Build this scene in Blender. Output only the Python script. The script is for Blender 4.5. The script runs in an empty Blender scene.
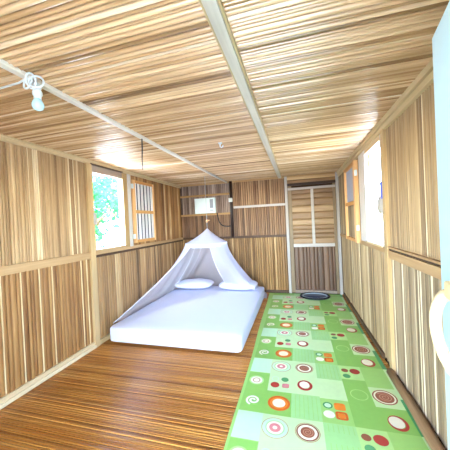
import bpy, bmesh, math, random
from mathutils import Vector, Matrix
random.seed(7)
C = bpy.context.scene.collection
PI = math.pi

# ------------------------------------------------------------------ room numbers (metres)
L, R, D, H = -2.437, 0.800, 5.265, 2.300
ZM = 1.136                                     # height of the middle rail


def lin(h):
    h = h.lstrip('#')
    o = []
    for i in (0, 2, 4):
        c = int(h[i:i + 2], 16) / 255
        o.append(c / 12.92 if c <= 0.04045 else ((c + 0.055) / 1.055) ** 2.4)
    return (*o, 1.0)


# ------------------------------------------------------------------ materials
def new_mat(name):
    m = bpy.data.materials.new(name)
    m.use_nodes = True
    nt = m.node_tree
    return m, nt, nt.nodes, nt.links, nt.nodes['Principled BSDF']


def plain(name, col, rough=0.6, spec=0.4, var=0.0, scale=8.0, metallic=0.0):
    m, nt, N, K, b = new_mat(name)
    b.inputs['Base Color'].default_value = lin(col)
    b.inputs['Roughness'].default_value = rough
    b.inputs['Specular IOR Level'].default_value = spec
    b.inputs['Metallic'].default_value = metallic
    if var:
        tc = N.new('ShaderNodeTexCoord')
        no = N.new('ShaderNodeTexNoise')
        no.inputs['Scale'].default_value = scale
        no.inputs['Detail'].default_value = 4
        K.new(tc.outputs['Object'], no.inputs['Vector'])
        hs = N.new('ShaderNodeHueSaturation')
        hs.inputs['Color'].default_value = lin(col)
        mr = N.new('ShaderNodeMapRange')
        mr.inputs['To Min'].default_value = 1 - var
        mr.inputs['To Max'].default_value = 1 + var
        K.new(no.outputs['Fac'], mr.inputs['Value'])
        K.new(mr.outputs['Result'], hs.inputs['Value'])
        K.new(hs.outputs['Color'], b.inputs['Base Color'])
    return m


def wood(name, cols, axis, rough=0.45, spec=0.5, grain=0.22, fine=70, blotch=0.18, bump=0.15, coat=0.0):
    """split palm / timber: per-strip tone attribute -> ramp, long grain noise along `axis`."""
    m, nt, N, K, b = new_mat(name)
    at = N.new('ShaderNodeAttribute')
    at.attribute_name = 'tone'
    tc = N.new('ShaderNodeTexCoord')
    mp = N.new('ShaderNodeMapping')
    sc = [fine, fine, fine]
    sc['xyz'.index(axis)] = fine * 0.035
    mp.inputs['Scale'].default_value = sc
    K.new(tc.outputs['Object'], mp.inputs['Vector'])
    n1 = N.new('ShaderNodeTexNoise')
    n1.inputs['Scale'].default_value = 1.0
    n1.inputs['Detail'].default_value = 5
    n1.inputs['Roughness'].default_value = 0.6
    K.new(mp.outputs['Vector'], n1.inputs['Vector'])
    mp2 = N.new('ShaderNodeMapping')
    sc2 = [9, 9, 9]
    sc2['xyz'.index(axis)] = 1.6
    mp2.inputs['Scale'].default_value = sc2
    K.new(tc.outputs['Object'], mp2.inputs['Vector'])
    n2 = N.new('ShaderNodeTexNoise')
    n2.inputs['Scale'].default_value = 1.0
    n2.inputs['Detail'].default_value = 3
    K.new(mp2.outputs['Vector'], n2.inputs['Vector'])
    # tone + noise
    a1 = N.new('ShaderNodeMath'); a1.operation = 'MULTIPLY_ADD'
    K.new(n1.outputs['Fac'], a1.inputs[0]); a1.inputs[1].default_value = grain * 2
    a1.inputs[2].default_value = -grain
    a2 = N.new('ShaderNodeMath'); a2.operation = 'MULTIPLY_ADD'
    K.new(n2.outputs['Fac'], a2.inputs[0]); a2.inputs[1].default_value = blotch * 2
    a2.inputs[2].default_value = -blotch
    s1 = N.new('ShaderNodeMath'); s1.operation = 'ADD'
    K.new(a1.outputs[0], s1.inputs[0]); K.new(a2.outputs[0], s1.inputs[1])
    s2 = N.new('ShaderNodeMath'); s2.operation = 'ADD'
    K.new(s1.outputs[0], s2.inputs[0]); K.new(at.outputs['Fac'], s2.inputs[1])
    rp = N.new('ShaderNodeValToRGB')
    el = rp.color_ramp.elements
    while len(el) < len(cols):
        el.new(0.5)
    for i, c in enumerate(cols):
        el[i].position = i / (len(cols) - 1)
    for i, c in enumerate(cols):
        el[i].color = lin(c)
    K.new(s2.outputs[0], rp.inputs['Fac'])
    K.new(rp.outputs['Color'], b.inputs['Base Color'])
    b.inputs['Roughness'].default_value = rough
    b.inputs['Specular IOR Level'].default_value = spec
    if coat:
        b.inputs['Coat Weight'].default_value = coat
        b.inputs['Coat Roughness'].default_value = 0.16
    if bump:
        bp = N.new('ShaderNodeBump')
        bp.inputs['Strength'].default_value = bump
        bp.inputs['Distance'].default_value = 0.004
        K.new(n1.outputs['Fac'], bp.inputs['Height'])
        K.new(bp.outputs['Normal'], b.inputs['Normal'])
    return m


def cloth(name, col, transp=0.0, transl=0.3):
    m = bpy.data.materials.new(name)
    m.use_nodes = True
    nt = m.node_tree; N = nt.nodes; K = nt.links
    N.clear()
    out = N.new('ShaderNodeOutputMaterial')
    d = N.new('ShaderNodeBsdfDiffuse'); d.inputs['Color'].default_value = lin(col)
    t = N.new('ShaderNodeBsdfTranslucent'); t.inputs['Color'].default_value = lin(col)
    mx = N.new('ShaderNodeMixShader'); mx.inputs[0].default_value = transl
    K.new(d.outputs[0], mx.inputs[1]); K.new(t.outputs[0], mx.inputs[2])
    last = mx
    if transp:
        tr = N.new('ShaderNodeBsdfTransparent')
        m2 = N.new('ShaderNodeMixShader'); m2.inputs[0].default_value = transp
        K.new(mx.outputs[0], m2.inputs[1]); K.new(tr.outputs[0], m2.inputs[2])
        last = m2
    K.new(last.outputs[0], out.inputs['Surface'])
    return m


GAP = plain('dark_gap', '3a2818', 0.9, 0.1)
M = dict(
    ceil=wood('ceiling_palm_strips', ['684a2e', 'ac865c', 'dab68c', 'f4e4c8'], 'x', 0.26, 0.7, 0.30, 80, 0.14, 0.10, 0.7),
    light=wood('pale_palm_strips', ['62462a', '94734e', 'be9c72', 'f0deba'], 'z', 0.5, 0.4, 0.26, 80, 0.14),
    brown=wood('brown_palm_strips', ['4e341c', '84592f', 'ac804c', 'e8d2a6'], 'z', 0.5, 0.4, 0.3, 80, 0.2),
    gold=wood('golden_palm_strips', ['5a4026', '8c6840', 'b28c5e', 'd4bc90'], 'z', 0.45, 0.45, 0.26, 80, 0.18),
    rbrown=wood('grey_brown_palm_strips', ['524230', '7e6a50', 'a28c6e', 'd8c8a8'], 'z', 0.5, 0.4, 0.28, 80, 0.16),
    grey=wood('greyed_palm_strips', ['4c3c34', '7a6458', 'a08c80', 'ccbcb0'], 'z', 0.5, 0.4, 0.3, 80, 0.2),
    back=wood('umber_palm_strips', ['48301f', '745238', '967250', 'c2a27c'], 'z', 0.45, 0.45, 0.28, 80, 0.2),
    backlow=wood('golden_brown_palm_strips', ['50361e', '805c34', 'a67e4c', 'd0ac78'], 'z', 0.45, 0.45, 0.26, 80, 0.2),
    rlight=wood('pale_grey_brown_strips', ['5a462e', '8a7050', 'b2966e', 'e8d8b4'], 'z', 0.5, 0.4, 0.26, 80, 0.14),
    doorlow=wood('door_lower_boards', ['3a2619', '5c4230', '785a46', '967c62'], 'z', 0.45, 0.45, 0.28, 80, 0.2),
    doorup=wood('door_upper_boards', ['4c3622', '785a3c', '9c7c58', 'c0a480'], 'x', 0.45, 0.45, 0.28, 80, 0.2),
    header=wood('header_boards', ['6b4c2a', '9c7648', 'c09a68', 'd9b98a'], 'x', 0.45, 0.45, 0.2, 80, 0.2),
    floor=wood('stained_floor_strips', ['663612', 'a26222', 'c88a40', 'e6b870'], 'x', 0.28, 0.55, 0.19, 90, 0.18, 0.1),
    pale_y=wood('pale_batten_timber', ['98805a', 'b8a074', 'd0b890', 'e4d4b0'], 'y', 0.5, 0.4, 0.25, 40, 0.2),
    pale_z=wood('pale_post_timber', ['8c6c42', 'ae8e60', 'c6a87a', 'dcc6a0'], 'z', 0.5, 0.4, 0.25, 40, 0.2),
    rail_y=wood('tan_rail_timber', ['80603a', 'a68256', 'c4a278', 'dcc098'], 'y', 0.5, 0.4, 0.25, 40, 0.2),
    rail_x=wood('tan_rail_timber_across', ['7d5a30', 'a27c4a', 'bc9664', 'd8b98c'], 'x', 0.5, 0.4, 0.25, 40, 0.2),
    white_x=wood('weathered_white_timber_across', ['8a827c', 'aaa29c', 'c0bab6', 'd6d2ce'], 'x', 0.5, 0.4, 0.25, 40, 0.2),
    white_y=wood('weathered_white_timber', ['94887a', 'b8b0a2', 'd4cec2', 'e8e2d6'], 'y', 0.5, 0.4, 0.3, 40, 0.3),
    white_z=wood('weathered_white_post', ['8a827a', 'a8a09a', 'beb8b2', 'd4cec8'], 'z', 0.5, 0.4, 0.25, 40, 0.2),
    grey_z=wood('greyed_post_timber', ['868078', 'a6a09c', 'bcb8b6', 'd4d0ce'], 'z', 0.5, 0.4, 0.25, 40, 0.2),
    grey_y=wood('greyed_board_timber', ['6f5f4f', '918072', 'ac9c8c', 'c8baa8'], 'y', 0.5, 0.4, 0.25, 40, 0.2),
    dark_y=wood('dark_timber_and_shade', ['3a2618', '5a402a', '7a5a3c', '9a7850'], 'y', 0.5, 0.4, 0.25, 40, 0.2),
    dark_x=wood('dark_rail_timber_across', ['2e1a12', '48301f', '63452c', '806040'], 'x', 0.5, 0.4, 0.25, 40, 0.2),
    dark_z=wood('dark_pole_and_shade', ['1c1212', '2a1c1a', '3a2a26', '584640'], 'z', 0.4, 0.5, 0.25, 40, 0.2),
    log=wood('round_pole_bark', ['5c4028', '86643f', 'a88762', 'cdb08a'], 'y', 0.5, 0.4, 0.3, 50, 0.25),
    orange_z=wood('fresh_orange_timber', ['b0783c', 'd29a5c', 'e8b880', 'f4d4a8'], 'z', 0.5, 0.4, 0.25, 40, 0.2),
    orange_y=wood('fresh_orange_rail', ['a86c30', 'c88c4c', 'dca868', 'ecc694'], 'y', 0.5, 0.4, 0.25, 40, 0.2),
    slat=wood('whitened_slat', ['b8b0b4', 'd4cfd2', 'e6e3e4', 'f4f2f2'], 'z', 0.5, 0.4, 0.2, 40, 0.15),
    slate=plain('blue_grey_panel', 'a8aec4', 0.5, 0.4, 0.08, 14),
    white=plain('white_plastic', 'd4dcde', 0.35, 0.5),
    cyanwhite=plain('cool_white_enamel', 'e6f8fc', 0.35, 0.5),
    blue=plain('pale_blue_paint', 'b0d2e6', 0.4, 0.45, 0.04, 5),
    cream=plain('cream_cane', 'c6b288', 0.45, 0.5, 0.05, 20),
    bulb=plain('frosted_bulb', 'b4dae6', 0.25, 0.5),
    greyp=plain('grey_plastic', '8f9aa8', 0.4, 0.5),
    black=plain('black_rubber', '1a1a1e', 0.5, 0.4),
    navy=plain('navy_blue_plastic', '1e2848', 0.35, 0.5),
    pale=plain('pale_blue_grey_plastic', 'b8c4cc', 0.4, 0.5),
    metal=plain('dull_steel', 'a8a8a4', 0.35, 0.5, 0, 8, 0.8),
    bead=plain('orange_brown_bead', 'd8a478', 0.4, 0.5),
    sheet=plain('white_bed_sheet', 'd9dcee', 0.85, 0.15),
    pillow=plain('white_pillow_case', 'e0e2f2', 0.85, 0.15),
    net=cloth('sheer_white_net', 'f2f0fc', 0.33, 0.5),
    netgather=cloth('bunched_white_net', 'f4f5ff', 0.20, 0.5),
    netthick=cloth('gathered_white_net', 'f0f1ff', 0.34, 0.5),
    netband=cloth('white_net_band', 'f8f9ff', 0.06, 0.4),
    ground=plain('pale_sand_ground', 'a4a29a', 0.9, 0.1, 0.12, 1.5),
    bark=plain('tree_bark', '7a6650', 0.9, 0.1, 0.2, 6),
    leaf=cloth('green_leaf', '347f40', 0, 0.4),
    leafb=cloth('blue_green_leaf', '3c7494', 0, 0.4),
    flower=cloth('red_flower', 'c85848', 0, 0.4),
    gap=GAP,
)


# ------------------------------------------------------------------ mesh builder
class MB:
    def __init__(s):
        s.v = []; s.f = []; s.t = []; s.mi = []; s.sm = []

    def face(s, idx, tone=0.5, mi=0, smooth=False):
        s.f.append(idx); s.t.append(tone); s.mi.append(mi); s.sm.append(smooth)

    def box(s, a, b, tone=None, mi=0):
        tone = random.uniform(0.35, 0.7) if tone is None else tone
        n = len(s.v)
        x0, y0, z0 = (min(a[i], b[i]) for i in range(3))
        x1, y1, z1 = (max(a[i], b[i]) for i in range(3))
        s.v += [(x0, y0, z0), (x1, y0, z0), (x1, y1, z0), (x0, y1, z0), (x0, y0, z1), (x1, y0, z1), (x1, y1, z1), (x0, y1, z1)]
        for q in ((0, 3, 2, 1), (4, 5, 6, 7), (0, 1, 5, 4), (1, 2, 6, 5), (2, 3, 7, 6), (3, 0, 4, 7)):
            s.face([n + i for i in q], tone, mi)
        return s

    def tube(s, pts, r, seg=10, tone=0.5, mi=0, closed=False, cap=True):
        pts = [Vector(p) for p in pts]
        rr = r if isinstance(r, (list, tuple)) else [r] * len(pts)
        n0 = len(s.v); n = len(pts)
        up = None
        for i, p in enumerate(pts):
            if closed:
                t = pts[(i + 1) % n] - pts[i - 1]
            else:
                t = pts[min(i + 1, n - 1)] - pts[max(i - 1, 0)]
            t.normalize()
            if up is None:
                up = Vector((0, 0, 1)) if abs(t.z) < 0.9 else Vector((1, 0, 0))
            u = (up - t * up.dot(t)).normalized(); w = t.cross(u); up = u
            for k in range(seg):
                a = 2 * PI * k / seg
                s.v.append(tuple(p + (u * math.cos(a) + w * math.sin(a)) * rr[i]))
        m = n if closed else n - 1
        for i in range(m):
            j = (i + 1) % n
            for k in range(seg):
                k2 = (k + 1) % seg
                s.face([n0 + i * seg + k, n0 + i * seg + k2, n0 + j * seg + k2, n0 + j * seg + k], tone, mi, True)
        if cap and not closed:
            s.face([n0 + k for k in range(seg)][::-1], tone, mi)
            s.face([n0 + (n - 1) * seg + k for k in range(seg)], tone, mi)
        return s

    def lathe(s, prof, c=(0, 0, 0), seg=24, tone=0.5, mi=0):
        n0 = len(s.v)
        for r, z in prof:
            for k in range(seg):
                a = 2 * PI * k / seg
                s.v.append((c[0] + r * math.cos(a), c[1] + r * math.sin(a), c[2] + z))
        for i in range(len(prof) - 1):
            for k in range(seg):
                k2 = (k + 1) % seg
                s.face([n0 + i * seg + k, n0 + i * seg + k2, n0 + (i + 1) * seg + k2, n0 + (i + 1) * seg + k], tone, mi, True)
        return s

    def strips(s, a0, a1, b0, b1, fn, wmin=0.025, wmax=0.05, bulge=0.005, gap=0.0015, tone=None, mi=0, nb=6, depth=0.008):
        """convex strips running along b, laid side by side across a; fn(a, b, h) -> point"""
        a = a0
        tone = tone or (lambda: random.gauss(0.5, 0.16))
        while a < a1 - 0.006:
            t = min(max(tone(), 0.05), 0.98)
            w = random.uniform(0.008, 0.013) if t > 0.9 else random.uniform(wmin, wmax)
            e = min(a + w, a1)
            if a1 - e < wmin * 0.5:
                e = a1
            h0 = random.uniform(-0.0025, 0.0025)
            bu = bulge * random.uniform(0.6, 1.3)
            n0 = len(s.v)
            prof = ((0.0, -depth), (0.04, -0.0005), (0.22, bu * 0.62), (0.5, bu), (0.78, bu * 0.62), (0.96, -0.0005), (1.0, -depth))
            for j in range(nb + 1):
                b = b0 + (b1 - b0) * j / nb
                g0 = random.uniform(0.2, 1.0) * gap; g1 = random.uniform(0.2, 1.0) * gap
                for (q, hh) in prof:
                    s.v.append(tuple(fn(a + g0 + (e - a - g0 - g1) * q, b, h0 + hh)))
            m = len(prof)
            for j in range(nb):
                for k in range(m - 1):
                    s.face([n0 + j * m + k, n0 + j * m + k + 1, n0 + (j + 1) * m + k + 1, n0 + (j + 1) * m + k], t, mi, True)
            a = e
        return s

    def build(s, name, mats, parent=None, bevel=0.0, loc=None, subsurf=0):
        me = bpy.data.meshes.new(name)
        v = s.v
        if loc is not None:
            v = [(p[0] - loc[0], p[1] - loc[1], p[2] - loc[2]) for p in v]
        me.from_pydata(v, [], s.f)
        mats = mats if isinstance(mats, (list, tuple)) else [mats]
        for m in mats:
            me.materials.append(m)
        me.polygons.foreach_set('material_index', s.mi)
        me.polygons.foreach_set('use_smooth', s.sm)
        at = me.attributes.new('tone', 'FLOAT', 'FACE')
        at.data.foreach_set('value', s.t)
        me.update()
        o = bpy.data.objects.new(name, me)
        C.objects.link(o)
        if loc is not None:
            o.location = loc
        if parent is not None:
            o.parent = parent
            if loc is None:
                o.matrix_parent_inverse = Matrix.Translation(-Vector(parent.location)) if parent.type == 'EMPTY' else Matrix()
        if bevel:
            b = o.modifiers.new('bevel', 'BEVEL'); b.width = bevel; b.segments = 2; b.limit_method = 'ANGLE'
        if subsurf:
            b = o.modifiers.new('sub', 'SUBSURF'); b.levels = subsurf; b.render_levels = subsurf
        return o


def struct(o):
    o['kind'] = 'structure'
    return o


def tag(o, label, cat, group=None, kind=None):
    o['label'] = label; o['category'] = cat
    if group: o['group'] = group
    if kind: o['kind'] = kind
    return o


def thing(name, label, cat, loc, group=None):
    o = bpy.data.objects.new(name, None)
    o.empty_display_size = 0.1
    C.objects.link(o)
    o.location = loc
    return tag(o, label, cat, group)


TRIM = [0]


def trim(mb, mat, bevel=0.003):
    TRIM[0] += 1
    return struct(mb.build('trim_%d' % TRIM[0], mat, None, bevel))


Y0 = -0.35                                     # the room is open to the added overhang in front of this line

# ------------------------------------------------------------------ floor
fb = MB()
fb.box((L - 0.1, Y0 - 0.05, -0.08), (R + 0.1, D + 0.1, -0.009), 0.1, 1)
fx = lambda a, b, h: (b, a, h - 0.006)
fb.strips(Y0, D, L, R, fx, 0.010, 0.024, 0.0016, 0.0008, lambda: random.gauss(0.46, 0.12), 0, 8, 0.003)
struct(fb.build('floor', [M['floor'], GAP]))

# ------------------------------------------------------------------ ceiling + roof over it
cb = MB()
cb.box((L - 0.2, Y0 - 1.8, H + 0.012), (R + 0.12, D + 0.5, H + 0.10), 0.2, 1)  # unseen front overhang added to cut daylight entering the doorway
fc = lambda a, b, h: (b, a, H - h)
cb.strips(Y0 - 0.3, D, L - 0.02, -1.365, fc, 0.017, 0.036, 0.010, 0.0034, None, 0, 7)
cb.strips(Y0 - 0.3, D, -1.365, -0.278, fc, 0.017, 0.036, 0.010, 0.0034, None, 0, 7)
cb.strips(Y0 - 0.3, D, -0.278, R + 0.02, fc, 0.017, 0.036, 0.010, 0.0034, None, 0, 7)
struct(cb.build('ceiling', [M['ceil'], GAP]))

# ------------------------------------------------------------------ left wall
LW = (2.68, 3.262, 1.185, 2.155)                # frame; the hole in the wall is 1 cm larger
LH = (LW[0] - 0.01, LW[1] + 0.01, LW[2] - 0.01, LW[3] + 0.01)                # opening of the left window: y0 y1 z0 z1
wl = MB()
xo, xi = L - 0.055, L - 0.012
wl.box((xo, Y0, -0.05), (xi, LH[0], H + 0.01), 0.2, 4)
wl.box((xo, LH[1], -0.05), (xi, D + 0.05, H + 0.01), 0.2, 4)
wl.box((xo, LH[0], -0.05), (xi, LH[1], LH[2]), 0.2, 4)
wl.box((xo, LH[0], LH[3]), (xi, LH[1], H + 0.01), 0.2, 4)
fl = lambda a, b, h: (L + h, a, b)


def paleish(base, p):
    return lambda: random.uniform(0.91, 0.97) if random.random() < p else random.gauss(base, 0.12)


wl.strips(Y0, 2.60, ZM, H, fl, 0.018, 0.038, 0.006, 0.0030, paleish(0.50, 0.15), 0, 5)
wl.strips(Y0, 2.60, 0.0, ZM, fl, 0.024, 0.055, 0.006, 0.0030, paleish(0.44, 0.07), 1, 5)
wl.strips(2.62, D, 0.0, ZM, fl, 0.03, 0.06, 0.005, 0.0030, None, 2, 5)
wl.strips(LW[1] + 0.02, D, ZM, H, fl, 0.03, 0.06, 0.005, 0.0030, None, 1, 5)
wl.strips(2.62, LW[1] + 0.10, LW[3], H, fl, 0.03, 0.06, 0.005, 0.0030, None, 1, 2)
struct(wl.build('wall_left', [M['light'], M['brown'], M['gold'], M['grey'], GAP]))

# ------------------------------------------------------------------ right wall
RW = (2.745, 3.30, 1.165, 2.15)
RH = (RW[0] - 0.01, RW[1] + 0.01, RW[2] - 0.01, RW[3] + 0.01)
wr = MB()
xo, xi = R + 0.055, R + 0.012
wr.box((xo, Y0, 0.035), (xi, RH[0], H + 0.01), 0.2, 3)
wr.box((xo, RH[1], 0.035), (xi, D + 0.05, H + 0.01), 0.2, 3)
wr.box((xo, RH[0], 0.035), (xi, RH[1], RH[2]), 0.2, 3)
wr.box((xo, RH[0], RH[3]), (xi, RH[1], H + 0.01), 0.2, 3)
# foot of the wall, with five chinks of daylight
ch = [2.22, 2.45, 2.85, 4.60, 5.20]
yy = Y0
for c in ch:
    wr.box((xo, yy, -0.05), (xi, c - 0.022, 0.035), 0.2, 3)
    yy = c + 0.022
wr.box((xo, yy, -0.05), (xi, D + 0.05, 0.035), 0.2, 3)
fr = lambda a, b, h: (R - h, a, b)
wr.strips(Y0, 2.64, ZM, H, fr, 0.018, 0.034, 0.006, 0.0030, paleish(0.48, 0.12), 0, 5)
wr.strips(Y0, 2.64, 0.04, ZM, fr, 0.018, 0.036, 0.006, 0.0030, paleish(0.46, 0.12), 1, 5)
wr.strips(2.64, D, 0.04, ZM, fr, 0.03, 0.055, 0.005, 0.0030, None, 2, 5)
wr.strips(RW[1] + 0.02, D, ZM, H, fr, 0.03, 0.055, 0.005, 0.0030, None, 1, 5)
wr.strips(2.64, RW[1] + 0.2, RW[3], H, fr, 0.03, 0.06, 0.005, 0.0030, None, 1, 2)
struct(wr.build('wall_right', [M['rlight'], M['rbrown'], M['rlight'], GAP]))

# ------------------------------------------------------------------ back wall
wb = MB()
wb.box((L - 0.05, D + 0.012, -0.05), (R + 0.05, D + 0.055, H + 0.01), 0.2, 4)
fbk = lambda a, b, h: (a, D - h, b)
wb.strips(L, -1.28, 1.63, H, fbk, 0.03, 0.05, 0.005, 0.0030, None, 0, 4)
wb.strips(L, -1.28, ZM, 1.63, fbk, 0.03, 0.06, 0.005, 0.0030, lambda: random.gauss(0.35, 0.12), 1, 4)
wb.strips(-1.28, -0.17, 1.75, H, fbk, 0.03, 0.055, 0.005, 0.0030, lambda: random.gauss(0.62, 0.14), 1, 4)
wb.strips(-1.28, -0.17, ZM, 1.75, fbk, 0.03, 0.055, 0.005, 0.0030, lambda: random.gauss(0.45, 0.14), 1, 4)
wb.strips(L, -0.17, 0.0, ZM, fbk, 0.03, 0.06, 0.005, 0.0030, None, 2, 5)
fbh = lambda a, b, h: (b, D - h, a)
wb.strips(2.10, H, -0.17, R, fbh, 0.05, 0.07, 0.004, 0.0030, None, 3, 4)
struct(wb.build('wall_back', [M['grey'], M['back'], M['backlow'], M['header'], GAP]))

# ------------------------------------------------------------------ front wall (behind the camera): open doorway
wf = MB()
ya, yb = Y0 - 0.06, Y0
for (xa, xb, za, zb) in ((L - 0.05, -0.80, -0.05, H), (-0.80, 0.30, 2.02, H), (0.30, R + 0.05, -0.05, H)):
    wf.box((xa, ya, za), (xb, yb, zb + 0.01 if zb == H else zb), 0.5)
struct(wf.build('wall_front', [M['brown']]))

# ------------------------------------------------------------------ trims: ceiling battens, posts, rails
trim(MB().box((-0.305, Y0 - 0.3, H - 0.032), (-0.251, D, H - 0.004)), M['white_y'])
trim(MB().box((-0.317, Y0 - 0.3, H - 0.024), (-0.306, D, H - 0.004), 0.4), M['pale_y'])
trim(MB().box((-0.250, Y0 - 0.3, H - 0.024), (-0.239, D, H - 0.004), 0.4), M['pale_y'])
trim(MB().box((-1.388, Y0 - 0.3, H - 0.028), (-1.348, D, H - 0.004), 0.6), M['white_y'])
trim(MB().box((L, Y0, H - 0.055), (L + 0.03, D, H - 0.02), 0.6), M['pale_y'])           # left, along the ceiling
trim(MB().box((L, Y0, H - 0.02), (L + 0.045, D, H - 0.006), 0.5), M['pale_y'])
trim(MB().box((R - 0.03, Y0, H - 0.10), (R, D, H - 0.055), 0.5), M['pale_y'])           # right, along the ceiling
trim(MB().box((R - 0.045, Y0, H - 0.05), (R, D, H - 0.006), 0.5), M['pale_y'])
trim(MB().box((L, D - 0.03, H - 0.035), (R, D, H - 0.008), 0.5), M['rail_x'])
# left posts and rails
trim(MB().box((L, 2.585, 0.0), (L + 0.035, 2.665, H - 0.05), 0.6), M['pale_z'])
trim(MB().box((L, Y0, 1.085), (L + 0.03, 2.585, 1.165), 0.5), M['rail_y'])
trim(MB().box((L, 2.665, 1.085), (L + 0.018, D, 1.118), 0.2), M['dark_y'])  # dark strip standing in for the shadow under the rail
trim(MB().box((L, 2.665, 1.119), (L + 0.032, D, 1.160), 0.5), M['rail_y'])
# right posts and rails
trim(MB().box((R - 0.035, 2.595, 0.0), (R, 2.665, H - 0.09), 0.6), M['pale_z'])
trim(MB().box((R - 0.028, Y0, 1.065), (R, 2.595, 1.135), 0.5), M['rail_y'])
trim(MB().box((R - 0.020, Y0, 1.137), (R, 2.595, 1.150), 0.0), M['dark_y'])
trim(MB().box((R - 0.032, Y0, 1.152), (R, 2.595, 1.168), 0.5), M['rail_y'])
trim(MB().box((R - 0.024, 2.665, 1.095), (R, D, 1.150), 0.4), M['rail_y'])
# back wall rails and posts
trim(MB().box((L, D - 0.03, 2.025), (-1.31, D, 2.065), 0.4), M['rail_x'])
trim(MB().box((L, D - 0.03, 1.615), (-1.31, D, 1.655), 0.5), M['rail_x'])
trim(MB().box((-1.24, D - 0.03, 1.730), (-0.19, D, 1.775), 0.6), M['white_x'])
trim(MB().box((L, D - 0.03, 1.110), (-0.19, D, 1.155), 0.35), M['dark_x'])
trim(MB().box((-0.195, D - 0.045, 0.0), (-0.145, D, H - 0.01), 0.5), M['white_z'])
trim(MB().box((0.735, D - 0.045, 0.0), (0.785, D, H - 0.01), 0.4), M['grey_z'])
trim(MB().box((-0.145, D - 0.04, 2.100), (0.735, D, 2.145), 0.05), M['dark_x'])
trim(MB().tube([(-1.283, D - 0.035, 1.14), (-1.283, D - 0.035, H - 0.01)], 0.032, 12, 0.4), M['dark_z'], 0)

# skirting
bl = MB()
bl.box((L, Y0, 0.0), (L + 0.022, 2.60, 0.075), 0.6)
bl.box((L, Y0, 0.0), (L + 0.036, 2.60, 0.036), 0.85)
bl.box((L, 2.66, 0.0), (L + 0.026, D, 0.06), 0.4)
struct(bl.build('baseboard_left', M['pale_y'], None, 0.003))
br = MB()
n = 14
br.tube([(R - 0.045 + 0.003 * math.sin(i * 1.7), Y0 + (2.60 - Y0) * i / n, 0.045 + 0.003 * math.sin(i * 2.3)) for i in range(n + 1)],
        [0.034 + 0.003 * math.sin(i * 1.3) for i in range(n + 1)], 12, 0.45)
struct(br.build('baseboard_right', M['log']))
trim(MB().box((R - 0.026, 2.90, 0.012), (R, 4.55, 0.06), 0.3).box((R - 0.026, 4.65, 0.012), (R, 5.16, 0.06), 0.3), M['dark_y'])
trim(MB().box((L + 0.03, D - 0.026, 0.0), (-0.2, D, 0.05), 0.35), M['dark_x'])

# ------------------------------------------------------------------ back door
dl = MB()
dl.box((-0.140, D - 0.030, 0.012), (-0.070, D - 0.002, 2.095), 0.4)
dl.box((0.680, D - 0.030, 0.012), (0.730, D - 0.002, 2.095), 0.35)
door = struct(dl.build('door_1', M['rbrown'], None, 0.003))
door['label'] = 'closed timber back door with two pale upper panels and dark lower boards'
d2 = MB()
fdu = lambda a, b, h: (b, D - 0.010 - h, a)
d2.strips(0.945, 2.02, -0.07, 0.68, fdu, 0.07, 0.15, 0.003, 0.002, None, 0, 4, 0.006)
d2.build('upper_panel', M['doorup'], door)
d3 = MB()
fdl = lambda a, b, h: (a, D - 0.010 - h, b)
d3.strips(-0.07, 0.68, 0.06, 0.94, fdl, 0.05, 0.11, 0.003, 0.002, None, 0, 4, 0.006)
d3.build('lower_panel', M['doorlow'], door)
MB().box((-0.14, D - 0.036, 2.015), (0.73, D - 0.004, 2.06), 0.4).build('top_rail', M['white_x'], door, 0.003)
MB().box((-0.07, D - 0.036, 0.905), (0.68, D - 0.004, 0.965), 0.6).build('middle_rail', M['white_x'], door, 0.003)
MB().box((0.285, D - 0.034, 0.965), (0.335, D - 0.004, 2.015), 0.6).build('mullion', M['white_z'], door, 0.003)
MB().box((-0.07, D - 0.050, 0.012), (0.68, D - 0.004, 0.070), 0.3).build('bottom_rail', M['grey_y'], door, 0.003)

# ------------------------------------------------------------------ windows
# left window: header board, pale jambs, sill
w1 = MB()
w1.box((L - 0.062, LW[0] - 0.012, LW[2] - 0.025), (L + 0.028, LW[0], LW[3] + 0.0), 0.6)
w1.box((L - 0.062, LW[1], LW[2] - 0.025), (L + 0.028, LW[1] + 0.10, H - 0.06), 0.35)
win1 = struct(w1.build('window_1', M['pale_z'], None, 0.003))
win1['label'] = 'unglazed window opening in the left wall with pale jambs'
MB().box((L - 0.062, LW[0] - 0.035, LW[3]), (L + 0.016, LW[1], LW[3] + 0.085), 0.5).build('window_header', M['grey_y'], win1, 0.003)
MB().box((L - 0.02, LW[0] - 0.035, LW[3] + 0.087), (L + 0.04, LW[1], LW[3] + 0.10), 0.3).build('head_shadow_line', M['dark_y'], win1, 0.002)  # dark strip painting the shadow line above the header
MB().box((L - 0.062, LW[0], LW[2] - 0.025), (L + 0.04, LW[1], LW[2]), 0.5).build('window_sill', M['rail_y'], win1, 0.003)
MB().box((L + 0.006, LW[1] + 0.103, LW[2] - 0.03), (L + 0.036, LW[1] + 0.172, H - 0.06), 0.8).build('window_stile', M['white_z'], win1, 0.003)
MB().box((L + 0.0281, LW[0] - 0.028, 1.50), (L + 0.050, LW[0] + 0.012, 1.64), 0.4).build('latch_block', M['grey_z'], win1, 0.004)
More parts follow.
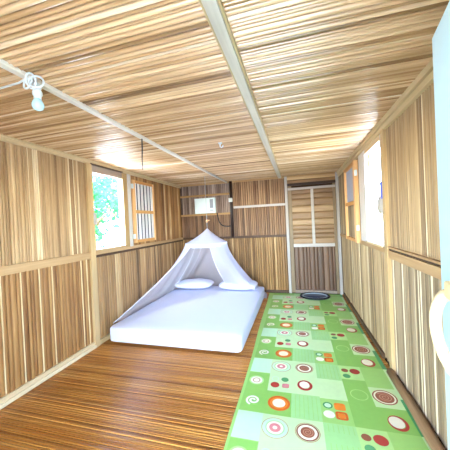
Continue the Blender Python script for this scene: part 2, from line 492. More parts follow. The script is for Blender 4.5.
# right window
w2 = MB()
w2.box((R + 0.062, RW[0] - 0.08, RW[2] - 0.025), (R - 0.02, RW[0], H - 0.10), 0.55)
win2 = struct(w2.build('window_2', M['grey_z'], None, 0.003))
win2['label'] = 'unglazed window opening in the right wall with grey near jamb'
MB().box((R + 0.062, RW[1], RW[2] - 0.025), (R - 0.024, RW[1] + 0.29, H - 0.10), 1.0).build('far_jamb', M['white_z'], win2, 0.003)
MB().box((R + 0.062, RW[1] - 0.03, RW[2]), (R + 0.02, RW[1], RW[3]), 0.7).build('inner_stop', M['orange_z'], win2, 0.002)
MB().box((R + 0.062, RW[0], RW[3]), (R - 0.02, RW[1], RW[3] + 0.05), 0.6).build('window_header', M['pale_y'], win2, 0.003)
MB().box((R + 0.062, RW[0], RW[2] - 0.025), (R - 0.036, RW[1], RW[2]), 0.7).build('window_sill', M['pale_y'], win2, 0.003)
MB().box((R - 0.001, RW[1] + 0.292, RW[2] - 0.025), (R - 0.012, RW[1] + 0.352, RW[3]), 0.3).build('hinge_gap_shadow', M['dark_z'], win2, 0.002)  # dark strip standing for the shadow gap between shutter and jamb
lk = MB()
prof = [(-0.085, 0), (-0.075, 0.03), (-0.04, 0.05), (0.0, 0.056), (0.04, 0.05), (0.075, 0.03), (0.085, 0)]
n0 = len(lk.v)
for xx in (R - 0.021, R - 0.045):
    for zz, yy in prof:
        lk.v.append((xx, RW[0] - 0.03 + yy * 1.7, 1.545 + zz))
m = len(prof)
lk.face(list(range(n0, n0 + m))); lk.face(list(range(n0 + m, n0 + 2 * m))[::-1])
for i in range(m):
    j = (i + 1) % m
    lk.face([n0 + i, n0 + j, n0 + m + j, n0 + m + i])
lk.build('turn_button', M['grey_z'], win2)
MB().box((R - 0.021, RW[0] - 0.05, 1.60), (R - 0.034, RW[0] - 0.005, 1.76), 0.5).build('blue_tape', plain('blue_tape', '5a68d0', 0.5), win2, 0.002)


# ------------------------------------------------------------------ shutters folded back on the walls
def shutter(name, label, side, y0, y1, z0, z1, left):
    X = (lambda d: L + d) if left else (lambda d: R - d)
    root = thing(name, label, 'shutter', (X(0.02), (y0 + y1) / 2, z0), None)
    d0, d1 = 0.014, 0.050
    fm = M['orange_z']
    sw = 0.05 if left else 0.105
    if not left: d1 = 0.062
    for (a, b) in ((y0, y0 + sw), (y1 - 0.035, y1)):
        MB().box((X(d0), a, z0), (X(d1), b, z1), 0.62).build('stile', fm, root, 0.003)
    for (a, b, nm) in ((z0, z0 + 0.045, 'rail'), (z1 - 0.045, z1, 'rail'), ((z0 + z1) / 2 - 0.03, (z0 + z1) / 2 + 0.02, 'rail')):
        MB().box((X(d0), y0 + sw, a), (X(d1 - 0.004), y1 - 0.035, b), 0.45).build(nm, M['orange_y'], root, 0.003)
    return root, X


s1, X1 = shutter('window_shutter', 'slatted window shutter folded back on the left wall beside its window', 1, 3.475, 4.075, 1.20, 2.172, True)
ns = 6
for k in range(ns):
    yc = 3.545 + 0.475 * k / (ns - 1)
    MB().box((X1(0.022), yc - 0.026, 1.244), (X1(0.036), yc + 0.026, 1.662), random.uniform(.4, .8)).box(
        (X1(0.022), yc - 0.026, 1.705), (X1(0.036), yc + 0.026, 2.128), random.uniform(.4, .8)).build('slat', M['slat'], s1, 0.002)
MB().box((X1(0.0135), 3.53, 1.25), (X1(0.016), 4.03, 2.12), 0.2).build('backing', M['navy'], s1)
for zz in (1.30, 2.07):
    h = MB().box((X1(0.0365), 3.435, zz - 0.035), (X1(0.054), 3.474, zz + 0.035), 0.5)
    h.tube([(X1(0.058), 3.462, zz - 0.035), (X1(0.058), 3.462, zz + 0.035)], 0.008, 8)
    h.build('hinge', M['white'], s1)
s2, X2 = shutter('window_shutter', 'solid two-panel window shutter folded back on the right wall beyond its window', -1, 3.655, 4.40, 1.105, 2.168, False)
MB().box((X2(0.016), 3.76, 1.67), (X2(0.030), 4.366, 2.124), 0.5).build('upper_panel', M['slate'], s2)
p = MB().strips(3.76, 4.366, 1.15, 1.61, lambda a, b, h: (R - 0.026 - h, a, b), 0.05, 0.08, 0.003, 0.002, None, 0, 3, 0.008)
p.build('lower_panel', M['rbrown'], s2)
for zz in (1.30, 2.0):
    h = MB().box((X2(0.0365), 3.606, zz - 0.035), (X2(0.056), 3.654, zz + 0.035), 0.5)
    h.tube([(X2(0.060), 3.63, zz - 0.035), (X2(0.060), 3.63, zz + 0.035)], 0.008, 8)
    h.build('hinge', M['white'], s2)

# ------------------------------------------------------------------ front door leaf, swung inwards, with a ring
dv = Vector((0.18, 0.983, 0)).normalized(); nv = Vector((-dv.y, dv.x, 0))
E0 = Vector((0.402, 0.90, 0))
leaf = MB()
z0, z1 = 0.02, 1.955


def leaf_pt(s, off, z):
    p = E0 - dv * s - nv * 0.0 + nv * off
    return (p.x, p.y, z)


def leaf_box(mb, s0, s1, o0, o1, za, zb, tone=0.5):
    n = len(mb.v)
    mb.v += [leaf_pt(s0, o0, za), leaf_pt(s1, o0, za), leaf_pt(s1, o1, za), leaf_pt(s0, o1, za),
             leaf_pt(s0, o0, zb), leaf_pt(s1, o0, zb), leaf_pt(s1, o1, zb), leaf_pt(s0, o1, zb)]
    for q in ((0, 3, 2, 1), (4, 5, 6, 7), (0, 1, 5, 4), (1, 2, 6, 5), (2, 3, 7, 6), (3, 0, 4, 7)):
        mb.face([n + i for i in q], tone)
    return mb


leaf_box(leaf, 0, 0.86, -0.036, 0.0, z0, z1)
fd = struct(leaf.build('door_2', M['blue'], None, 0.004))
fd['label'] = 'pale blue painted door leaf swung open at the right edge of the photo'
ring = MB()
cz = 1.208; rr = 0.083
ed = dv * math.cos(math.radians(15)) + nv * math.sin(math.radians(15))
pts = []
for k in range(48):
    a = 2 * PI * k / 48
    p = E0 - dv * 0.33 + ed * (rr * math.cos(a)) + nv * 0.052
    pts.append((p.x, p.y, cz + rr * math.sin(a)))
ring.tube(pts, 0.0112, 14, 0.5, 0, True)
rg = ring.build('ring_handle', M['cream'], fd); rg['label'] = 'thick cream ring handle'
st = MB()
leaf_box(st, 0.310, 0.350, 0.0, 0.072, cz + rr - 0.012, cz + rr + 0.022)
st.build('ring_bracket', M['cream'], fd, 0.004)
post = MB()
post.box((0.262, Y0, 0.0), (0.36, 0.035, H - 0.02), 0.6)
trim(post, M['pale_z'])

# ------------------------------------------------------------------ mat with its printed patches
mat_cols = dict(base='b2dc7e', dark='90c85e', mid='a4d672', stripe='a8dc8c', pale='cbe8a8', mint='c8efc0', lime='b8e28a',
                cream='f4eed0', pink='e08a86', brown='9a5638', red='b83c30', orange='f08a2c', glow='e06a24', lightglow='fbe6c0', green='56a464', rim='c48a6c')
mk = list(mat_cols)
mmats = [plain('mat_' + k, mat_cols[k], 0.35, 0.45, 0.05, 25) for k in mk]
mi = {k: i for i, k in enumerate(mk)}
mt = MB()
XA, XB, YA, YB = -0.580, 0.752, -0.20, 5.215


def mz(x, y):
    return 0.0035 + 0.0012 * math.sin(y * 8.0) + 0.0008 * math.sin(x * 9 + y * 3) + 0.0016 * max(0, math.sin(y * 4.02 + 0.6)) ** 12


def edge_l(y):
    return -0.578 + 0.076 * (1 - min(max((y - 1.5) / 3.7, 0), 1)) + 0.005 * math.sin(y * 3)


PER, Y1 = 0.782, 0.239          # ring row of one period sits at Y1 + 0.782 k
xs = [-0.60 + i * 0.02 for i in range(68)]
# patch layout in one period: (x0, x1, dy0, dy1, colour), dy measured from the ring row (2.585)
PATCH = [(-0.49, -0.30, -0.66, -0.14, 'dark'), (-0.49, -0.30, -0.135, 0.12, 'mint'), (-0.60, -0.49, -0.66, 0.12, 'mid'),
         (-0.30, -0.095, -0.135, 0.12, 'pale'), (-0.095, 0.12, -0.135, 0.12, 'pale'), (-0.30, -0.10, -0.385, -0.135, 'pale'),
         (-0.30, -0.10, -0.66, -0.385, 'dark'), (-0.10, 0.12, -0.385, -0.135, 'pale'), (-0.10, 0.12, -0.66, -0.385, 'stripe'),
         (0.12, 0.33, -0.66, -0.40, 'mid'), (0.12, 0.33, -0.40, -0.135, 'pale'), (0.12, 0.33, -0.135, 0.12, 'stripe'),
         (0.33, 0.52, -0.10, 0.12, 'lime'), (0.33, 0.52, -0.66, -0.10, 'dark'), (0.52, 0.72, -0.42, -0.18, 'pale'),
         (0.52, 0.72, -0.66, -0.42, 'dark'), (0.52, 0.72, -0.18, 0.12, 'mid'), (0.72, 0.80, -0.66, -0.30, 'green'), (0.72, 0.80, -0.30, 0.12, 'pale')]


def patch_col(x, y):
    d = (y - (Y1 + PER * 2) - 0.12) % PER - PER + 0.12      # -0.662 .. 0.12
    for (a, b, c, e, k) in PATCH:
        if a <= x < b and c <= d < e:
            return k
    return 'base'


gx = sorted(set([-0.49, -0.30, -0.10, -0.095, 0.12, 0.33, 0.52, 0.72] + [XA + 0.0 + (XB - XA) * i / 26 for i in range(1, 26)]))
gx = [XA] + [x for x in gx if XA + 0.004 < x < XB - 0.004] + [XB]
offs = [-0.66, -0.42, -0.40, -0.385, -0.18, -0.14, -0.135, -0.10, 0.12, -0.30, -0.52, -0.58, -0.24, 0.0, 0.06, -0.05, -0.47]
gy = [YA, YB]
for k in range(-3, 9):
    for o in offs:
        yv = Y1 + PER * k + o
        if YA + 0.003 < yv < YB - 0.003:
            gy.append(yv)
gy = sorted(set(round(v, 4) for v in gy))
nx = len(gx)
for yv in gy:
    for i, xv in enumerate(gx):
        xx = xv
        if i == 0: xx = edge_l(yv)
        elif i == nx - 1: xx = XB + 0.006 * math.sin(yv * 5)
        elif xv < edge_l(yv) + 0.003: xx = edge_l(yv) + 0.0015 * i
        mt.v.append((xx, yv, mz(xv, yv)))
for j in range(len(gy) - 1):
    for i in range(nx - 1):
        xm, ym = (gx[i] + gx[i + 1]) / 2, (gy[j] + gy[j + 1]) / 2
        mt.face([j * nx + i, j * nx + i + 1, (j + 1) * nx + i + 1, (j + 1) * nx + i], 0.5, mi[patch_col(xm, ym)], True)

LAY = [0]


def disc(cx, cy, r0, r1, col, seg=28, ex=1.0, lift=1, square=False):
    """flat printed ring between radii r0 and r1"""
    if not (YA + r1 < cy < YB - r1):
        return
    zl = 0.00025 * lift
    n = len(mt.v)
    for k in range(seg):
        a = 2 * PI * k / seg
        c, s_ = math.cos(a), math.sin(a)
        if square:
            q = (abs(c) ** 5 + abs(s_) ** 5) ** (-1 / 5)
            c *= q; s_ *= q
        for r in (r0, r1):
            x, yv = cx + ex * r * c, cy + r * s_
            mt.v.append((x, yv, mz(x, yv) + zl + 0.0004))
    for k in range(seg):
        j = (k + 1) % seg
        mt.face([n + 2 * k, n + 2 * k + 1, n + 2 * j + 1, n + 2 * j], 0.5, mi[col], True)


def spiral(cx, cy, r, col, turns=1.6, w=0.012):
    if not (YA + r < cy < YB - r):
        return
    n = len(mt.v); S = 40
    for k in range(S + 1):
        t = k / S
        a = 2 * PI * turns * t
        q = r * (0.15 + 0.85 * t)
        for rr_ in (q - w * 0.5, q + w * 0.5):
            x, yv = cx + rr_ * math.cos(a), cy + rr_ * math.sin(a)
            mt.v.append((x, yv, mz(x, yv) + 0.0009))
    for k in range(S):
        mt.face([n + 2 * k, n + 2 * k + 1, n + 2 * k + 3, n + 2 * k + 2], 0.5, mi[col], True)


for k in range(-1, 7):
    y0 = Y1 + PER * k                      # ring row
    # ring with pink heart
    disc(-0.205, y0, 0.088, 0.093, 'rim'); disc(-0.205, y0, 0.066, 0.088, 'mint'); disc(-0.205, y0, 0.058, 0.066, 'stripe')
    disc(-0.205, y0, 0.040, 0.058, 'cream'); disc(-0.205, y0, 0.016, 0.040, 'pink'); disc(-0.205, y0, 0.0, 0.016, 'cream')
    # brown coil
    disc(0.012, y0 + 0.005, 0.078, 0.083, 'rim'); disc(0.012, y0 + 0.005, 0.064, 0.074, 'brown'); disc(0.012, y0 + 0.005, 0.046, 0.064, 'cream')
    disc(0.012, y0 + 0.005, 0.0, 0.046, 'brown'); spiral(0.012, y0 + 0.005, 0.038, 'rim', 2.2, 0.006)
    # cream disc and scroll on the dark patch
    yc = y0 - 0.262
    disc(-0.41, yc, 0.052, 0.066, 'lime'); disc(-0.41, yc, 0.034, 0.052, 'cream'); disc(-0.41, yc, 0.026, 0.034, 'rim'); disc(-0.41, yc, 0.0, 0.026, 'cream')
    spiral(-0.398, y0 - 0.53, 0.056, 'cream', 1.7, 0.018)
    # four small shapes
    disc(-0.245, yc + 0.052, 0.026, 0.034, 'mint'); disc(-0.160, yc + 0.052, 0.0, 0.032, 'green'); disc(-0.243, yc - 0.036, 0.0, 0.038, 'red'); disc(-0.152, yc - 0.036, 0.0, 0.030, 'pink', square=True)
    # orange glow
    yg = y0 - 0.525
    disc(-0.195, yg, 0.068, 0.086, 'glow'); disc(-0.195, yg, 0.050, 0.068, 'orange'); disc(-0.195, yg, 0.0, 0.050, 'lightglow')
    # red ring
    disc(0.010, yc, 0.044, 0.070, 'red', ex=0.9); disc(0.006, yc + 0.008, 0.0, 0.046, 'cream', ex=0.9, lift=2)
    # orange block of four
    disc(0.172, yg + 0.048, 0.024, 0.036, 'green'); disc(0.172, yg + 0.048, 0.0, 0.024, 'mint'); disc(0.258, yg + 0.048, 0.0, 0.040, 'orange', square=True)
    disc(0.172, yg - 0.048, 0.0, 0.040, 'cream'); disc(0.258, yg - 0.048, 0.026, 0.042, 'glow', square=True); disc(0.258, yg - 0.048, 0.0, 0.028, 'orange')
    # red dots
    disc(0.378, y0 + 0.04, 0.0, 0.030, 'brown'); disc(0.462, y0 + 0.035, 0.0, 0.044, 'red'); disc(0.380, y0 - 0.05, 0.0, 0.032, 'green'); disc(0.462, y0 - 0.05, 0.0, 0.030, 'lime', square=True)
    # brown target
    yb = y0 - 0.295
    disc(0.615, yb, 0.078, 0.088, 'brown'); disc(0.615, yb, 0.066, 0.078, 'cream'); disc(0.615, yb, 0.0, 0.066, 'brown'); spiral(0.615, yb, 0.054, 'rim', 2.4, 0.008)
    # red oval with cream heart
    yo = y0 - 0.565
    disc(0.620, yo, 0.050, 0.074, 'red', ex=0.85); disc(0.612, yo + 0.006, 0.0, 0.056, 'cream', ex=0.85, lift=2)
    disc(0.43, y0 - 0.30, 0.060, 0.066, 'lime')
    # fine weave lines on the striped patches
    for q in range(6):
        for (xa, ya, yb_) in ((-0.07 + q * 0.032, y0 - 0.65, y0 - 0.40), (0.15 + q * 0.032, y0 - 0.12, y0 + 0.11)):
            if ya > YA and yb_ < YB:
                n = len(mt.v)
                mt.v += [(xa, ya, mz(xa, ya) + 0.0012), (xa + 0.004, ya, mz(xa, ya) + 0.0012), (xa + 0.004, yb_, mz(xa, yb_) + 0.0012), (xa, yb_, mz(xa, yb_) + 0.0012)]
                mt.face([n, n + 1, n + 2, n + 3], 0.5, mi['mid'])
mo = mt.build('floor_mat', mmats)
tag(mo, 'long green vinyl floor mat printed with circles and patchwork squares', 'mat')

# ------------------------------------------------------------------ mattress, pillows
def cushion(name, mat, cx, cy, z0, sx, sy, sz, px=4.0, pz=2.4, nu=48, nv=20, wr=0.0, rot=0.0, seed=0, flatb=True):
    mb = MB(); rnd = random.Random(seed)
    ph = [rnd.uniform(0, 6.28) for _ in range(8)]
    for j in range(nv + 1):
        b = -PI / 2 + PI * j / nv
        cb_, sb = math.cos(b), math.sin(b)
        rz = math.copysign(abs(sb) ** (2 / pz), sb); rh = abs(cb_) ** (2 / pz)
        for i in range(nu):
            a = 2 * PI * i / nu
            c, s_ = math.cos(a), math.sin(a)
            x = math.copysign(abs(c) ** (2 / px), c) * rh * sx / 2
            y_ = math.copysign(abs(s_) ** (2 / px), s_) * rh * sy / 2
            z = rz * sz / 2
            if wr:
                w = wr * (math.sin(x * 9 + ph[0]) * math.sin(y_ * 7 + ph[1]) + 0.6 * math.sin(x * 21 + y_ * 13 + ph[2]) + 0.5 * math.sin(y_ * 27 - x * 8 + ph[3]))
                z += w * (0.5 + 0.5 * rz)
                x += w * 0.5 * c; y_ += w * 0.5 * s_
            xr = x * math.cos(rot) - y_ * math.sin(rot); yr = x * math.sin(rot) + y_ * math.cos(rot)
            mb.v.append((xr, yr, max(z, -sz / 2) + sz / 2))
    for j in range(nv):
        for i in range(nu):
            i2 = (i + 1) % nu
            mb.face([j * nu + i, j * nu + i2, (j + 1) * nu + i2, (j + 1) * nu + i], 0.5, 0, True)
    mb.v = [(v[0] + cx, v[1] + cy, v[2] + z0) for v in mb.v]
    return mb.build(name, mat, None, 0, (cx, cy, z0))


MX0, MX1, MY0, MY1, MZ = -2.332, -0.628, 2.712, 4.93, 0.222
mtr = cushion('mattress', M['sheet'], (MX0 + MX1) / 2, (MY0 + MY1) / 2, 0.002, MX1 - MX0, MY1 - MY0, MZ, 34.0, 9.0, 200, 44, 0.0022, 0, 3)
tag(mtr, 'thick mattress in white sheet lying on the brown floor under a net', 'mattress')
p1 = cushion('pillow', M['pillow'], -1.93, 4.60, MZ + 0.005, 0.74, 0.46, 0.165, 3.6, 1.9, 56, 22, 0.004, 0.03, 5)
tag(p1, 'white pillow on the mattress, the one nearer the left wall', 'pillow', 'pillows on the mattress')
p2 = cushion('pillow', M['pillow'], -1.07, 4.60, MZ + 0.005, 0.70, 0.46, 0.165, 3.6, 1.9, 56, 22, 0.004, -0.04, 9)
tag(p2, 'white pillow on the mattress, the one nearer the green mat', 'pillow', 'pillows on the mattress')

# ------------------------------------------------------------------ mosquito net
AX, AY, AZ = -1.545, 4.40, 1.365
RC = Vector((-1.575, 4.40, 1.10)); RR = 0.372
net = thing('mosquito_net', 'sheer white mosquito net hung as a cone over the mattress', 'mosquito net', (RC.x, RC.y, MZ))
cn = MB()
NS, NT = 72, 10
for j in range(NT + 1):
    t = j / NT
    for i in range(NS):
        a = 2 * PI * i / NS
        q = t ** 1.12
        r = RR * q * (1 + 0.02 * math.sin(a * 12) * t)
        cn.v.append((AX + (RC.x - AX) * t + r * math.cos(a), AY + (RC.y - AY) * t + r * math.sin(a), AZ + (RC.z - AZ) * t - 0.015 * math.sin(PI * t)))
for j in range(NT):
    for i in range(NS):
        i2 = (i + 1) % NS
        cn.face([j * NS + i, j * NS + i2, (j + 1) * NS + i2, (j + 1) * NS + i], 0.5, 0, True)
cn.build('canopy', M['net'], net)
bd = MB()
for zz in (0.006, -0.055):
    for i in range(NS):
        a = 2 * PI * i / NS
        bd.v.append((RC.x + (RR + 0.003) * math.cos(a), RC.y + (RR + 0.003) * math.sin(a), RC.z + zz))
for i in range(NS):
    i2 = (i + 1) % NS
    bd.face([i, i2, NS + i2, NS + i], 0.5, 0, True)
bd.build('hoop_band', M['netband'], net)
# skirt: from the hoop to a path round the bed
base = [(-2.318, 2.80, 0.224), (-2.42, 3.3, 0.13), (-2.425, 4.0, 0.08), (-2.425, 4.75, 0.06), (-2.38, 5.08, 0.05), (-1.9, 5.12, 0.05), (-1.4, 5.12, 0.05),
        (-0.9, 5.10, 0.05), (-0.60, 5.02, 0.04), (-0.585, 4.78, 0.02), (-0.60, 4.62, 0.06), (-0.70, 4.46, 0.24), (-0.95, 4.40, 0.30), (-1.27, 4.46, 0.36)]


def path(pts, t):
    d = [0]
    for i in range(len(pts) - 1):
        d.append(d[-1] + (Vector(pts[i + 1]) - Vector(pts[i])).length)
    s_ = t * d[-1]
    for i in range(len(pts) - 1):
        if s_ <= d[i + 1] + 1e-9:
            u = (s_ - d[i]) / (d[i + 1] - d[i])
            return Vector(pts[i]).lerp(Vector(pts[i + 1]), u)
    return Vector(pts[-1])


sk = MB()
NU, NVV = 150, 16
a_start, a_end = math.radians(248), math.radians(-62)
for i in range(NU + 1):
    s_ = i / NU
    a = a_start + (a_end - a_start) * (s_ ** 0.9)
    top = RC + Vector((RR * math.cos(a), RR * math.sin(a), -0.0))
    bt = path(base, s_)
    for j in range(NVV + 1):
        t = j / NVV
        hf = t ** (1.22 + 0.25 * min(s_ * 3, 1))
        p = Vector((top.x + (bt.x - top.x) * hf, top.y + (bt.y - top.y) * hf, top.z + (bt.z - top.z) * t))
        n_ = Vector((p.x - RC.x, p.y - RC.y, 0))
        if n_.length > 1e-4: n_.normalize()
        p += n_ * 0.012 * math.sin(s_ * 75) * math.sin(PI * t)
        sk.v.append(tuple(p))
for nm, i0, i1, mt_ in (('side_curtain', 0, 56, 'netgather'), ('back_panel', 56, 96, 'net'), ('side_curtain', 96, NU, 'netthick')):
    part = MB()
    part.v = sk.v[i0 * (NVV + 1):(i1 + 1) * (NVV + 1)]
    for i in range(i1 - i0):
        for j in range(NVV):
            q = i * (NVV + 1) + j
            part.face([q, q + 1, q + NVV + 2, q + NVV + 1], 0.5, 0, True)
    part.build(nm, M[mt_], net)
# hems: the two free edges and two seams
for idx in (0, int(NU * 0.30), NU):
    pts = [sk.v[idx * (NVV + 1) + j] for j in range(NVV + 1)]
    MB().tube(pts, 0.006, 6).build('hem', M['netband'], net)
MB().tube([(AX, AY, AZ - 0.01), (AX, AY, 1.6), (AX, AY, H - 0.004)], 0.003, 6).build('hanging_cord', M['pale'], net)
MB().lathe([(0.0, -0.03), (0.016, -0.025), (0.022, 0.0), (0.016, 0.022), (0.0, 0.028)], (AX, AY, 1.49), 14).tube(
    [(AX - 0.01, AY, 1.497), (AX + 0.05, AY, 1.50)], 0.012, 8).build('toggle', M['bead'], net)

# ------------------------------------------------------------------ bulb on its flex
bx, by = -1.334, 1.112
lamp = thing('pendant_bulb', 'white bulb in a white holder hanging from the left ceiling batten', 'light bulb', (bx, by, H))
MB().lathe([(0.0, 0.0), (0.014, 0.0), (0.019, -0.010), (0.021, -0.022), (0.017, -0.034), (0.023, -0.046), (0.024, -0.060), (0.018, -0.072), (0.018, -0.084), (0.0, -0.086)],
           (bx, by, H - 0.046), 20).build('lamp_holder', M['white'], lamp)
MB().lathe([(0.016, 0.0), (0.020, -0.006), (0.025, -0.016), (0.029, -0.028), (0.029, -0.040), (0.023, -0.054), (0.011, -0.061), (0.0, -0.062)],
           (bx, by, H - 0.131), 24).build('bulb', M['bulb'], lamp)
co = MB()
for q, (ox, oz, rx, rz, tl) in enumerate([(-0.028, -0.012, 0.030, 0.036, 0.3), (0.030, -0.018, 0.040, 0.030, -0.4), (-0.006, -0.006, 0.022, 0.040, 0.1)]):
    pts = []
    for k in range(28):
        a = 2 * PI * k / 28
        u, w = rx * math.cos(a), rz * math.sin(a)
        pts.append((bx + 0.012 + ox + u * math.cos(tl) - w * math.sin(tl), by - 0.038 + 0.010 * math.sin(a + q), H - 0.045 + oz + u * math.sin(tl) + w * math.cos(tl)))
    co.tube(pts, 0.0050, 8, 0.5, 0, True)
co.tube([(bx, by - 0.03, H - 0.045), (bx - 0.004, by - 0.012, H - 0.052), (bx, by, H - 0.060)], 0.005, 8)
co.build('flex_coil', M['white'], lamp)
MB().tube([(bx - 0.02, by - 0.035, H - 0.030), (-1.45, by - 0.01, H - 0.026), (-1.60, by, H - 0.022), (-1.9, by + 0.03, H - 0.020), (L + 0.05, by + 0.05, H - 0.02), (L + 0.03, by + 0.05, H - 0.03)],
          0.0055, 8).build('flex', M['white'], lamp)

# hanging dark cord, ceiling hook
hc = MB().tube([(-1.370, 2.17, H - 0.026), (-1.372, 2.17, H - 0.12), (-1.379, 2.17, H - 0.22), (-1.378, 2.17, H - 0.32)], [0.006, 0.006, 0.005, 0.003], 8)
tag(hc.build('hanging_cord', M['black']), 'short dark cord dangling from the left ceiling batten near the window', 'cord')
hk = MB().lathe([(0.0, 0.0), (0.022, 0.0), (0.022, -0.010), (0.008, -0.014), (0.008, -0.030), (0.0, -0.031)], (-0.742, 2.651, H - 0.006), 16)
hk.tube([(-0.742, 2.651, H - 0.034), (-0.742, 2.648, H - 0.050), (-0.728, 2.648, H - 0.060), (-0.712, 2.648, H - 0.052), (-0.710, 2.648, H - 0.038)], 0.006, 8)
tag(hk.build('ceiling_hook', M['white'], None, 0, (-0.742, 2.651, H)), 'small white hook screwed into the ceiling between the two battens', 'hook')

# ------------------------------------------------------------------ electrics on the back wall
eb = thing('distribution_box', 'white electrical box fixed between two rails of the back wall', 'electrical box', (-1.86, D, 1.66))
MB().box((-2.085, D - 0.075, 1.660), (-1.625, D - 0.008, 1.985), 0.5).build('body', M['cyanwhite'], eb, 0.008)
MB().box((-2.075, D - 0.087, 1.670), (-1.635, D - 0.075, 1.975), 0.5).build('cover', M['cyanwhite'], eb, 0.005)
MB().box((-1.735, D - 0.092, 1.765), (-1.660, D - 0.0865, 1.950), 0.5).build('breaker_window', M['greyp'], eb, 0.003)
MB().box((-1.735, D - 0.090, 1.700), (-1.660, D - 0.0865, 1.735), 0.5).build('latch', M['pale'], eb, 0.003)
cab = MB().tube([(-1.60, D - 0.045, 1.66), (-1.585, D - 0.035, 1.56), (-1.565, D - 0.035, 1.47), (-1.52, D - 0.035, 1.405), (-1.46, D - 0.035, 1.375), (-1.38, D - 0.035, 1.365), (-1.312, D - 0.06, 1.372)], 0.011, 8)
tag(cab.build('power_cable', M['black']), 'black cable looping from the white electrical box to the dark pole', 'cable')
sw = thing('light_switch', 'small white switch on the dark vertical pole of the back wall', 'switch', (-1.285, D - 0.066, 1.89))
MB().box((-1.325, D - 0.095, 1.865), (-1.245, D - 0.066, 1.945), 0.5).build('switch_plate', M['white'], sw, 0.004)
MB().box((-1.300, D - 0.101, 1.885), (-1.270, D - 0.095, 1.925), 0.5).build('rocker', M['white'], sw, 0.003)

# ------------------------------------------------------------------ round tray by the back door
tr = thing('round_tray', 'dark blue round tray with a pale ring lying on the mat by the back door', 'tray', (0.268, 5.0, 0.008))


def ellipse_ring(mb, r, z, tube, ex=1.0, ey=0.78):
    mb.tube([(0.268 + ex * r * math.cos(2 * PI * k / 48), 5.0 + ey * r * math.sin(2 * PI * k / 48), z) for k in range(48)], tube, 8, 0.5, 0, True)
    return mb


b0 = MB()
b0.lathe([(0.0, 0.0), (0.2, 0.0), (0.2, 0.012), (0.0, 0.014)], (0, 0, 0), 48)
b0.v = [(0.268 + v[0] * 1.25, 5.0 + v[1], 0.0085 + v[2]) for v in b0.v]
b0.build('tray_base', M['navy'], tr)
ellipse_ring(MB(), 0.252, 0.026, 0.016).build('rim', M['black'], tr)
ellipse_ring(MB(), 0.212, 0.028, 0.009).build('inner_ring', M['pale'], tr)

# ------------------------------------------------------------------ outside
gd = MB().box((-40, -40, -0.75), (40, 60, -0.70), 0.5)
struct(gd.build('ground', M['ground']))


def tree(name, label, x, y, h, crown, lm, seed, n=900, flowers=0, size=0.13):
    rnd = random.Random(seed)
    root = thing(name, label, 'tree', (x, y, -0.7))
    tk = MB()
    tk.tube([(x, y, -0.7), (x + 0.08, y, 0.2), (x - 0.03, y + 0.05, h * 0.55), (x, y, h * 0.8)], [0.11, 0.09, 0.07, 0.04], 10)
    for k in range(6):
        a = rnd.uniform(0, 6.28)
        tk.tube([(x, y, h * rnd.uniform(0.4, 0.6)), (x + 0.5 * crown * math.cos(a), y + 0.5 * crown * math.sin(a), h * 0.75), (x + 0.9 * crown * math.cos(a), y + 0.9 * crown * math.sin(a), h * rnd.uniform(0.8, 0.95))], [0.04, 0.03, 0.012], 6)
    tk.build('trunk', M['bark'], root)
    fo = MB()
    cl = [(x + rnd.gauss(0, crown * 0.45), y + rnd.gauss(0, crown * 0.45), h * rnd.uniform(0.45, 1.0)) for _ in range(16)]
    for k in range(n):
        c = rnd.choice(cl)
        p = Vector((c[0] + rnd.gauss(0, crown * 0.2), c[1] + rnd.gauss(0, crown * 0.2), c[2] + rnd.gauss(0, crown * 0.18)))
        d = Vector((rnd.gauss(0, 1), rnd.gauss(0, 1), rnd.gauss(-0.3, 0.6))).normalized()
        w = d.cross(Vector((rnd.gauss(0, 1), rnd.gauss(0, 1), rnd.gauss(0, 1)))).normalized()
        ll = size * rnd.uniform(0.7, 1.4); ww = ll * 0.28
        i0 = len(fo.v)
        nn = d.cross(w) * ww * 0.35
        fo.v += [tuple(p), tuple(p + d * ll * 0.4 + w * ww), tuple(p + d * ll), tuple(p + d * ll * 0.4 - w * ww), tuple(p + d * ll * 0.45 + nn)]
        for q in ((0, 1, 4), (1, 2, 4), (2, 3, 4), (3, 0, 4)):
            fo.face([i0 + u for u in q], 0.5, 1 if k < flowers else 0)
    fo.build('foliage', [lm, M['flower']], root)


tree('broadleaf_tree', 'pale green bush seen through the left window', -5.6, 6.1, 2.6, 1.0, M['leaf'], 3, 900, 14, 0.2)
tree('broadleaf_tree', 'bluish green tree with red flowers seen through the left window', -9.4, 10.6, 5.2, 1.7, M['leafb'], 5, 1100, 160, 0.3)
tree('broadleaf_tree', 'sparse green tree seen through the right window', 4.2, 9.3, 4.4, 1.2, M['leafb'], 8, 240, 0, 0.22)

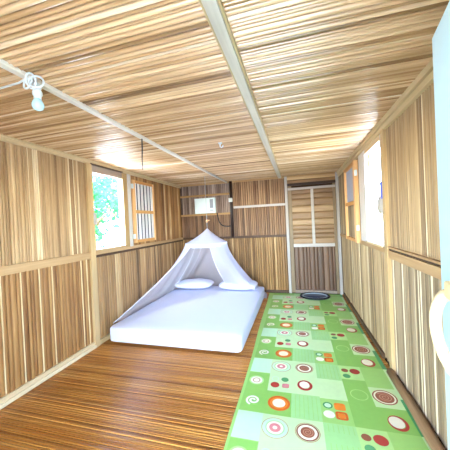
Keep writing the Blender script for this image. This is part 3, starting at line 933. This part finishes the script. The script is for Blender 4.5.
# ------------------------------------------------------------------ daylight
w = bpy.data.worlds.new('sky'); bpy.context.scene.world = w
w.use_nodes = True
N = w.node_tree.nodes; K = w.node_tree.links
bg = N['Background']
sky = N.new('ShaderNodeTexSky')
sky.sky_type = 'NISHITA'
sky.sun_disc = False
sky.sun_elevation = math.radians(58)
sky.sun_rotation = math.radians(200)
sky.air_density = 1.0
sky.dust_density = 0.6
K.new(sky.outputs['Color'], bg.inputs['Color'])
bg.inputs['Strength'].default_value = 1.0
sun = bpy.data.lights.new('sun', 'SUN'); sun.energy = 8.5; sun.angle = math.radians(1.0); sun.color = (1.0, 0.98, 0.95)
so = bpy.data.objects.new('sun', sun); C.objects.link(so)
so.rotation_euler = (math.radians(-32), math.radians(0), math.radians(6))
# window / doorway portals: only steer sampling of the sky
for nm, loc, rot, sx, sy in (('portal_left', (L - 0.07, 3.015, 1.67), (0, math.radians(-90), 0), 1.0, 0.66),
                             ('portal_right', (R + 0.07, 3.125, 1.66), (0, math.radians(90), 0), 1.0, 0.78),
                             ('portal_door', (-0.25, Y0 - 0.07, 1.01), (math.radians(90), 0, 0), 1.1, 2.02)):
    a = bpy.data.lights.new(nm, 'AREA'); a.shape = 'RECTANGLE'; a.size = sx; a.size_y = sy
    o = bpy.data.objects.new(nm, a); C.objects.link(o); o.location = loc; o.rotation_euler = rot
    a.cycles.is_portal = True

# ------------------------------------------------------------------ camera
cam = bpy.data.cameras.new('camera')
cam.sensor_width = 36; cam.sensor_fit = 'HORIZONTAL'
cam.lens = 36 * 259.557 / 450
cam.clip_start = 0.02
oc = bpy.data.objects.new('camera', cam); C.objects.link(oc)
Rv = Vector((0.96316987, 0.26477335, -0.04689221)); Uv = Vector((0.04267647, 0.02165546, 0.99885422)); Fv = Vector((-0.26548546, 0.96406748, -0.0095583))
mw = Matrix(((Rv.x, Uv.x, -Fv.x, 0), (Rv.y, Uv.y, -Fv.y, 0), (Rv.z, Uv.z, -Fv.z, 1.44751), (0, 0, 0, 1)))
oc.matrix_world = mw
S = bpy.context.scene
S.camera = oc
S.view_settings.view_transform = 'Standard'
S.view_settings.look = 'None'
S.view_settings.gamma = 1
S.view_settings.use_curve_mapping = False
S.view_settings.exposure = 3.33
S.cycles.max_bounces = 10
S.cycles.diffuse_bounces = 6
S.cycles.transparent_max_bounces = 16
